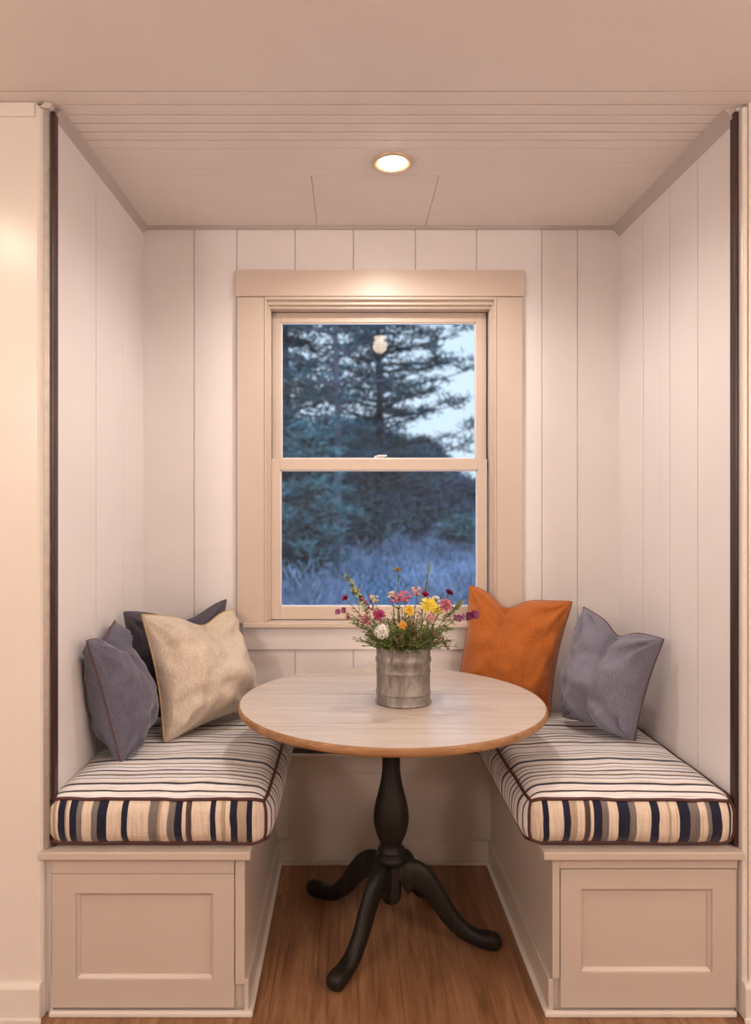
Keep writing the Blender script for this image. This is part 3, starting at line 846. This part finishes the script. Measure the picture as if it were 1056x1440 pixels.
GRP = 'wildflowers in the metal can'
def flower(kind, col, px, py, d, label, size=1.0, bend=.0, name='wildflower'):
    """stem from inside the can up to the head at the given place"""
    tip = at(px, py, d)
    dirx = Vector((tip.x - CX, tip.y - CY, 0))
    base = Vector((CX, CY, TZ + .05)) + dirx * .18
    rim = Vector((CX, CY, TZ + .165)) + (dirx.normalized() * min(dirx.length * .55, r0 - .018) if dirx.length > 1e-4 else Vector((0, 0, 0)))
    ctrl = rim.lerp(tip, .55) + Vector((0, 0, .014 + bend))
    path = [Vector(p) for p in crv([tuple(base), tuple(rim), tuple(ctrl), tuple(tip)], 6)]
    root = empty(name, base, label, 'flower', GRP)
    bm = bmesh.new(); n = len(path)
    tube(bm, path, [.0017 - .0009 * k / n for k in range(n)], 6)
    obj('stem', bm, STEM[0], root, smooth=True)
    tdir = (path[-1] - path[-3]).normalized()
    lf = bmesh.new()
    for k in range(int(20)):
        t = random.uniform(.30, .93); p = path[int(t * (n - 1))]
        a = random.uniform(0, 2 * PI)
        leaf(lf, p, tdir * .8 + Vector((math.cos(a), math.sin(a), .1)) * .8, random.uniform(.012, .026) * min(1.2, size + .2), random.uniform(.002, .0045), 0)
    obj('leaves', lf, STEM[random.choice((0, 1, 1))], root, smooth=True)
    bm = bmesh.new(); c = tip; S = size * 1.25
    mats = [PM[col], EYE, STEM[1]]
    face = (tdir + Vector((0, -1.0, .25))).normalized()
    if kind == 'daisy':
        for q in range(3): petals(bm, c + face * .002 * q, face, 17 - 2 * q, .0155 * S * (1 - .2 * q), .0045 * S, .1 + .35 * q)
        bl = obj('blossom', bm, mats[0], root)
        bm = bmesh.new(); pompom(bm, c + face * .005, .0045 * S, 40, .003, .0016); obj('flower_eye', bm, EYE, bl); return root
    if kind == 'clover':
        pompom(bm, c, .0155 * S, 190, .004, .0044 * S, zs=.9); pompom(bm, c, .011 * S, 80, .004, .005 * S)
    elif kind == 'carnation':
        for q in range(5): petals(bm, c + face * .0015 * q, face, 17, .0145 * S * (1 - .13 * q), .0040 * S, -.25 + .3 * q, jitter=.5)
    elif kind == 'bud':
        for q in range(3): petals(bm, c - tdir * .004, tdir + Vector((0, -.4, 0)), 6, .0115 * S, .0065 * S, .5 + .35 * q, jitter=.4)
    elif kind == 'pair':
        for dx in (-.009, .009):
            cc = c + Vector((dx, 0, -.003 if dx < 0 else .002))
            for q in range(2): petals(bm, cc, face, 4, .0098 * S, .0105 * S, .1 + .5 * q, jitter=.3)
    elif kind == 'cluster':
        for q in range(17):
            cc = c + Vector((random.uniform(-1, 1), random.uniform(-1, 1), random.uniform(-.8, .8))) * .0130 * S
            for w in range(2): petals(bm, cc, face + Vector((random.uniform(-.5, .5), 0, random.uniform(-.4, .4))), 5, .0048 * S, .0030 * S, .1 + .5 * w)
    elif kind == 'spike':
        for q in range(40):
            t = q / 39; p = path[-1] - (path[-1] - path[-8]) * t * .9
            a = random.uniform(0, 2 * PI); o = Vector((math.cos(a), math.sin(a), random.uniform(-.3, .6))) * .0062 * S * (.35 + t)
            petals(bm, p + o, o + tdir * .004, 5, .0052 * S, .0036 * S, .5)
    elif kind == 'seed':
        for q in range(26):
            a = random.uniform(0, 2 * PI); e = random.uniform(.1, 1.5)
            o = Vector((math.cos(a) * math.cos(e), math.sin(a) * math.cos(e), math.sin(e) * .7)) * .0085 * S
            tube(bm, [c - tdir * .003, c + o], .0004, 4); blob(bm, c + o, .0019 * S, 0, 1.2)
    elif kind == 'grass':
        for q in range(26):
            t = q / 25; p = path[-1] - (path[-1] - path[-7]) * t * .85
            a = random.uniform(0, 2 * PI)
            leaf(bm, p, tdir + Vector((math.cos(a), math.sin(a), .2)) * .55, .0085 * S, .0028 * S, 0, .05)
    elif kind == 'leafy':
        for q in range(44):
            t = random.uniform(0, 1); p = path[-1] - (path[-1] - path[-8]) * t
            a = random.uniform(0, 2 * PI)
            leaf(bm, p, tdir * .7 + Vector((math.cos(a), math.sin(a), .3)) * .8, random.uniform(.012, .021) * S, .0048 * S, 0, .25)
    obj('sprig' if kind in ('leafy', 'grass') else 'blossom', bm, mats[0], root)
    return root

FL = [
 ('spike', 'sage', 487, 809, 2.19, 'tall sage green flower spike leaning out at the upper left of the bouquet', 1.25, 0),
 ('spike', 'dusky', 503, 829, 2.20, 'dusky pink spike just below the tall green spike on the left', 1.0, 0),
 ('bud', 'magenta', 485, 841, 2.20, 'small magenta bud standing alone against the window at far left', 1.1, 0),
 ('pair', 'mauve', 479, 859, 2.17, 'mauve flower pair hanging lowest at the far left of the bouquet', .85, .012),
 ('bud', 'palepink', 489, 868, 2.17, 'pale pink bud beside the far left mauve pair', 1.0, .01),
 ('carnation', 'magenta', 533, 864, 2.13, 'large magenta fluffy blossom on the left half of the bouquet', 1.15, 0),
 ('clover', 'white', 537, 888, 2.075, 'round white clover head at the left rim of the can', 1.15, 0),
 ('cluster', 'dusky', 513, 871, 2.15, 'dusky pink cluster left of the large magenta blossom', 1.0, 0),
 ('cluster', 'cream', 526, 842, 2.20, 'small cream cluster above the large magenta blossom', .75, 0),
 ('daisy', 'yellow', 575, 858, 2.13, 'small golden yellow blossom in the middle of the bouquet', .95, 0),
 ('daisy', 'lemon', 603, 851, 2.12, 'largest bright yellow daisy, right of centre in the bouquet', 1.5, 0),
 ('daisy', 'lemon', 614, 857, 2.14, 'second bright yellow daisy, tucked under the right of the largest one', .85, 0),
 ('carnation', 'orange', 566, 879, 2.09, 'small apricot orange blossom low in the centre above the rim', .82, 0),
 ('cluster', 'pink', 558, 841, 2.20, 'pink cluster at the top left of centre under the brown seed head', 1.1, 0),
 ('cluster', 'pink', 570, 838, 2.22, 'pink cluster at the top centre of the bouquet', 1.0, 0),
 ('cluster', 'palepink', 587, 832, 2.24, 'salmon pink cluster at the very top centre', 1.0, 0),
 ('bud', 'magenta', 598, 836, 2.21, 'magenta bud directly above the largest yellow daisy', 1.25, 0),
 ('carnation', 'pink', 627, 850, 2.14, 'large pink blossom right of the largest yellow daisy', 1.3, 0),
 ('bud', 'purple', 632, 833, 2.18, 'dark purple bud at the upper right on a thin stem', 1.15, 0),
 ('pair', 'purple', 664, 865, 2.17, 'dark purple flower pair at the far right, in front of the orange pillow', 1.25, .012),
 ('cluster', 'mauve', 645, 868, 2.16, 'mauve cluster left of the far right purple pair', .85, .008),
 ('clover', 'palepink', 606, 869, 2.10, 'pale pink clover below the largest yellow daisy', .72, 0),
 ('cluster', 'cream', 551, 836, 2.21, 'tiny cream yellow cluster left of the pink clusters at the top', .7, 0),
 ('clover', 'green', 552, 884, 2.09, 'lime green bud cluster low at the centre left', .6, 0),
 ('seed', 'seed', 559, 803, 2.22, 'brown seed head on the tall straight stem', 1.25, 0),
 ('grass', 'sage', 604, 793, 2.22, 'pale grass tip, tallest of the bouquet', 1.35, 0),
 ('leafy', 'sage', 650, 846, 2.20, 'light green leafy sprig reaching right above the mauve cluster', 1.05, .006),
 ('leafy', 'green', 634, 884, 2.16, 'olive leafy sprig arching out low on the right', .8, .022),
 ('spike', 'seed', 631, 913, 2.12, 'brown seed spray drooping below the rim on the right', .75, .055),
 ('leafy', 'sage', 497, 876, 2.17, 'light green leafy sprig low on the far left', .9, .01),
 ('bud', 'white', 613, 843, 2.2, 'white blossom behind the largest yellow daisy', 1.3, 0),
 ('spike', 'dusky', 518, 835, 2.24, 'thin wine red spike beside the small cream cluster', .6, 0),
]
for f in FL: flower(f[0], f[1], f[2], f[3], f[4], f[5], f[6], f[7])

# dense filler greenery
bm = bmesh.new()
for k in range(480):
    a = random.uniform(0, 2 * PI); q = random.random() ** .6
    rb = Vector((CX + math.cos(a) * (r0 - .012) * q, CY + math.sin(a) * (r0 - .012) * q, TZ + .16))
    h = (random.uniform(.03, .088) if k % 2 else random.uniform(.065, .13)) * (1.15 - .35 * q)
    out = Vector((math.cos(a), math.sin(a), 0)) * q * random.uniform(.03, .105)
    tip = rb + out + Vector((0, 0, h * (1 - .25 * q)))
    mid = rb.lerp(tip, .5) + Vector((0, 0, .01))
    P = [Vector(p) for p in crv([tuple(rb - Vector((0, 0, .05))), tuple(rb), tuple(mid), tuple(tip)], 3)]
    mi = random.choice((0, 1, 1, 2)) if k % 3 or k % 2 else 3
    tube(bm, P, .0009, 4, mi=mi)
    for j in range(13):
        t = random.uniform(.3, 1); p = P[int(t * (len(P) - 1))]
        b = random.uniform(0, 2 * PI)
        leaf(bm, p, (tip - rb).normalized() * .8 + Vector((math.cos(b), math.sin(b), .2)) * .7, random.uniform(.010, .022), random.uniform(.0018, .004), mi, .25)
g = obj('bouquet_greenery', bm, STEM, smooth=True)
tag(g, 'dense dark green stems and leaves filling the metal can', 'greenery', kind='stuff')

# ------------------------------------------------------------------ lights
def downlight(x, y, z, label, power, col, bulbE, seen=True):
    root = empty('recessed_light', (x, y, z), label, 'ceiling light')
    bm = bmesh.new()
    lathe(bm, [(.0655, .001), (.066, -.004), (.063, -.008), (.058, -.009), (.048, -.005), (.041, -.002), (.040, .003)], (x, y, z), 48, cap=False)
    obj('trim_ring', bm, plain('warm brass ring', (.70, .55, .38), .3, .3), root, smooth=True)
    bm = bmesh.new()
    lathe(bm, [(.0405, .001), (.038, -.008), (.030, -.015), (.015, -.019), (.001, -.020)], (x, y, z), 40, cap=False)
    obj('lamp_lens', bm, plain('lit lens', (.9, .8, .6), .5, 0, (1, .80, .55), bulbE), root, smooth=True)
    L = bpy.data.lights.new('downlight_lamp', 'SPOT'); L.energy = power; L.color = col; L.spot_size = R_(165); L.spot_blend = .6; L.shadow_soft_size = .045
    lo = bpy.data.objects.new('downlight_lamp', L); C.objects.link(lo); lo.parent = root; lo.location = (0, 0, -.06)
    return root
WARM = (1, .76, .56)
downlight(.137, 2.27, zc(2.27), 'round lit recessed ceiling light with brass ring, over the table', 26, (1, .90, .81), 30)
downlight(-1.32, 1.10, ZF, 'round lit recessed ceiling light in the room, left of the opening', 15, (1, .80, .62), 22)
downlight(.19, 1.31, ZF, 'round lit recessed ceiling light in the room, before the nook', 12, WARM, 14)
downlight(1.75, 1.15, ZF, 'round lit recessed ceiling light in the room, right of the opening', 26, WARM, 14)
def area(x, y, z, size, power, col):
    L = bpy.data.lights.new('ceiling_lamp', 'AREA'); L.shape = 'DISK'; L.size = size; L.energy = power; L.color = col
    o = bpy.data.objects.new('room_ceiling_lamp', L); C.objects.link(o); o.location = (x, y, z)
    return o
def fill_point(x, y, z, power, col):  # added fill light without a fixture, lifts the ceiling and room
    L = bpy.data.lights.new('fill_light', 'POINT'); L.energy = power; L.color = col; L.shadow_soft_size = .16
    o = bpy.data.objects.new('fill_light', L); C.objects.link(o); o.location = (x, y, z)
fill_point(-1.55, -.55, 1.95, 63, (1, .87, .78))
fill_point(1.95, -.55, 1.95, 63, (1, .87, .78))

# ------------------------------------------------------------------ outdoors
def leafmat(name, c1, c2):
    m, nt, b = nmat(name)
    v = objcoord(nt); n = noise_node(nt, 1.7, 4, .6, v)
    r = ramp(nt, n.outputs['Fac'], [(.35, c1), (.65, c2)])
    nt.links.new(r.outputs[0], b.inputs['Base Color']); b.inputs['Roughness'].default_value = .75
    return m
M['needle'] = leafmat('blue green needles', (.008, .034, .042), (.032, .10, .105))
M['needle2'] = leafmat('pale blue green needles', (.04, .10, .10), (.09, .19, .18))
M['needle3'] = leafmat('deep needles', (.008, .026, .04), (.025, .062, .082))
M['bark'] = plain('grey bark', (.12, .10, .12), .9)
M['bark_dark'] = plain('dark bark', (.03, .03, .04), .9)
M['brush'] = leafmat('grey blue brush', (.035, .048, .068), (.25, .275, .33))
M['ground'] = leafmat('dusky meadow', (.16, .19, .27), (.26, .29, .38))

def gz(y):
    return -.1 + max(0, min(10, y - 4)) * .095 + max(0, min(28, y - 14)) * .012
bm = bmesh.new(); nx, ny = 24, 30
gv = [[bm.verts.new((-14 + 32 * i / nx, 3.1 + 40 * j / ny, gz(3.1 + 40 * j / ny) + .12 * noise.noise(Vector((i * .5, j * .5, 0))))) for i in range(nx + 1)] for j in range(ny + 1)]
for j in range(ny):
    for i in range(nx): bm.faces.new((gv[j][i], gv[j][i + 1], gv[j + 1][i + 1], gv[j + 1][i]))
tag(obj('meadow_ground', bm, M['ground'], smooth=True), kind='structure')

def spray(bm, c, r, n, mi=0, flat=.45, L=.12):
    for _ in range(n):
        p = c + Vector((random.gauss(0, r * .5), random.gauss(0, r * .5), random.gauss(0, r * flat * .5)))
        d = Vector((random.uniform(-1, 1), random.uniform(-1, 1), random.uniform(-.25, .75))).normalized()
        s = d.cross(Vector((random.uniform(-1, 1), random.uniform(-1, 1), random.uniform(-1, 1)))).normalized()
        l = L * random.uniform(.6, 1.3)
        v = [bm.verts.new(p - s * l * .10), bm.verts.new(p + s * l * .10), bm.verts.new(p + d * l + s * l * .04), bm.verts.new(p + d * l - s * l * .04)]
        bm.faces.new(v).material_index = mi

def conifer(x, y, h, rad, z_first, label, seed, needle, nbr=60, dens=10, bark='bark_dark', trunk=.11, azim=None, leafL=.15, spr=.26, taper=.7):
    random.seed(seed)
    z0 = gz(y) - .05
    root = empty('conifer_tree', (x, y, z0), label, 'tree')
    bm = bmesh.new()
    tube(bm, [(x, y, z0 - .1), (x + .04, y, z0 + h * .35), (x - .03, y, z0 + h * .7), (x, y, z0 + h)], [trunk, trunk * .8, trunk * .5, .015], 10)
    obj('trunk', bm, M[bark], root, smooth=True)
    br = bmesh.new(); fo = bmesh.new()
    for k in range(nbr):
        t = (k + random.random()) / nbr; zb = z0 + z_first + (h - z_first) * t
        a = k * 2.399 + random.uniform(-.4, .4)
        L = rad * (1 - t ** 1.5 * taper) * random.uniform(.6, 1.08)
        if t < .15: L *= .75 + t
        up = random.uniform(.0, .30)
        P = []
        for q in range(7):
            s = q / 6
            P.append(Vector((x + math.cos(a) * L * s, y + math.sin(a) * L * s, zb + L * (up * s - .22 * s * s + .14 * s ** 3 * 1.5))))
        tube(br, P, [.028 * (1 - q / 7.5) for q in range(7)], 5)
        for q in range(1, 7):
            for w in range(2):
                c = P[q] + Vector((random.gauss(0, .5), random.gauss(0, .5), random.gauss(0.1, .22))) * spr * .9
                spray(fo, c, spr * random.uniform(.6, 1.15), dens, 0, .38, leafL)
        spray(fo, P[-1], spr * .6, dens, 0, .4, leafL)
    obj('branches', br, M[bark], root)
    obj('foliage', fo, M[needle], root)
    return root
def wx(px, d): return (px - VX) / F * d
conifer(wx(531, 13), 13, 7.6, 2.05, 1.0, 'tall dark conifer outside, its trunk in the centre of the upper pane', 5, 'needle', 100, 15, trunk=.085, leafL=.14, spr=.21, taper=.45)
conifer(wx(472, 10), 10, 6.0, 1.15, 1.7, 'conifer with a bare grey trunk outside, left of centre in the lower pane', 8, 'needle', 30, 9, 'bark', .055, leafL=.12, spr=.2)
conifer(wx(400, 11.5), 11.5, 6.6, 1.45, .2, 'conifer outside at the left edge of the window', 21, 'needle', 74, 13, leafL=.14, spr=.2)
conifer(wx(435, 8.6), 8.6, 2.15, .62, .5, 'low pale blue green young conifer outside behind the left of the panes', 33, 'needle2', 26, 12, leafL=.1, spr=.14)
random.seed(4)
# far woodland behind
far = [(370, 24, 4.2, 2.4), (455, 26, 3.6, 2.3), (525, 22, 3.0, 2.0), (590, 25, 2.9, 2.0), (645, 34, 1.9, 2.0), (700, 40, 2.2, 2.2)]
fl = ['far dark conifer at the left end of the woodland', 'far dark conifer, second from the left in the woodland', 'far dark conifer behind the central trunk', 'far dark conifer right of the central trunk', 'small far tree above the pale path', 'small far tree at the right edge of the window']
for (px, d, h, r), lb in zip(far, fl):
    conifer(wx(px, d), d, h, r, .2, lb, int(px), 'needle3', 60, 9, leafL=.3, spr=.5, trunk=.12)
random.seed(9)
def shrub(px, d, r, h, needle, label, seed):
    random.seed(seed); x = wx(px, d); z0 = gz(d) - .03
    root = empty('shrub', (x, d, z0), label, 'shrub')
    st = bmesh.new(); fo = bmesh.new()
    for k in range(26):
        a = random.uniform(0, 2 * PI); q = random.uniform(.2, 1)
        tip = Vector((x + math.cos(a) * r * q, d + math.sin(a) * r * q, z0 + h * random.uniform(.45, 1) * (1.1 - .4 * q)))
        tube(st, [Vector((x, d, z0)), Vector((x, d, z0)).lerp(tip, .5) + Vector((0, 0, .05)), tip], [.02, .012, .004], 5)
        spray(fo, tip, r * .45, 40, 0, .7, .13); spray(fo, Vector((x, d, z0 + .1)).lerp(tip, .6), r * .4, 25, 0, .7, .13)
    obj('stems', st, M['bark_dark'], root); obj('foliage', fo, M[needle], root)
shrub(655, 13, .5, .62, 'needle2', 'rounded blue green shrub outside at the right edge of the lower pane', 3)
shrub(405, 8.6, .5, .95, 'needle', 'dark shrub outside at the left of the lower pane', 6)
shrub(515, 12.2, .9, 1.2, 'needle', 'dark shrub outside right of the bare grey trunk', 12)
shrub(585, 14, 1.0, 1.1, 'needle3', 'dim purple shrub outside in the middle of the lower pane', 14)

# low brush covering the meadow: uncountable
random.seed(77)
bm = bmesh.new()
for k in range(1500):
    y = 4.6 + 13 * random.random() ** 1.5; half = y * .24
    x = y * .04 + random.uniform(-half, half)
    z = gz(y); hh = (.30 + .42 * (.5 + noise.noise(Vector((x * 1.3, y * 1.3, 2.2))))) * random.uniform(.75, 1.2) * (1.15 if y < 9 else .8)
    if x > y * .12 and y > 8: hh *= .55
    for q in range(26):
        a = random.uniform(0, 2 * PI); rr = random.uniform(0, .26)
        p = Vector((x + math.cos(a) * rr, y + math.sin(a) * rr, z + random.uniform(.02, hh * .7)))
        d = Vector((math.cos(a) * .6, math.sin(a) * .6, random.uniform(.6, 1.4))).normalized()
        s = d.cross(Vector((random.uniform(-1, 1), random.uniform(-1, 1), 0.2))).normalized()
        l = random.uniform(.06, .17); w = l * .05
        v = [bm.verts.new(p - s * w), bm.verts.new(p + s * w), bm.verts.new(p + d * l)]
        bm.faces.new(v)
tag(obj('meadow_brush', bm, M['brush']), 'grey blue dry brush covering the meadow outside the window', 'brush', kind='stuff')

# sky
w = bpy.data.worlds.new('dusk'); bpy.context.scene.world = w; w.use_nodes = True
nt = w.node_tree; bg = nt.nodes['Background']
tc = nt.nodes.new('ShaderNodeTexCoord'); sp = nt.nodes.new('ShaderNodeSeparateXYZ'); nt.links.new(tc.outputs['Generated'], sp.inputs[0])
r = ramp(nt, sp.outputs[2], [(0, (.20, .235, .265)), (.27, (.20, .24, .28)), (.42, (.42, .66, 1.0))])
nt.links.new(r.outputs[0], bg.inputs[0]); bg.inputs[1].default_value = 4.2

# ------------------------------------------------------------------ camera
cam = bpy.data.cameras.new('camera'); co = bpy.data.objects.new('camera', cam); C.objects.link(co)
co.location = (0, 0, CH); co.rotation_euler = (PI / 2, 0, 0)
cam.sensor_fit = 'VERTICAL'; cam.sensor_height = 36; cam.lens = 36 * F / 1440
cam.shift_x = (528 - VX) / 1440; cam.shift_y = (VY - 720) / 1440
cam.clip_start = .05; cam.clip_end = 200
cam.dof.use_dof = True; cam.dof.focus_distance = 2.25; cam.dof.aperture_fstop = (cam.lens / 1000) / .014
sc = bpy.context.scene; sc.camera = co
sc.view_settings.view_transform = 'Standard'; sc.view_settings.look = 'None'; sc.view_settings.gamma = 1
sc.view_settings.use_curve_mapping = False; sc.view_settings.exposure = 0.03
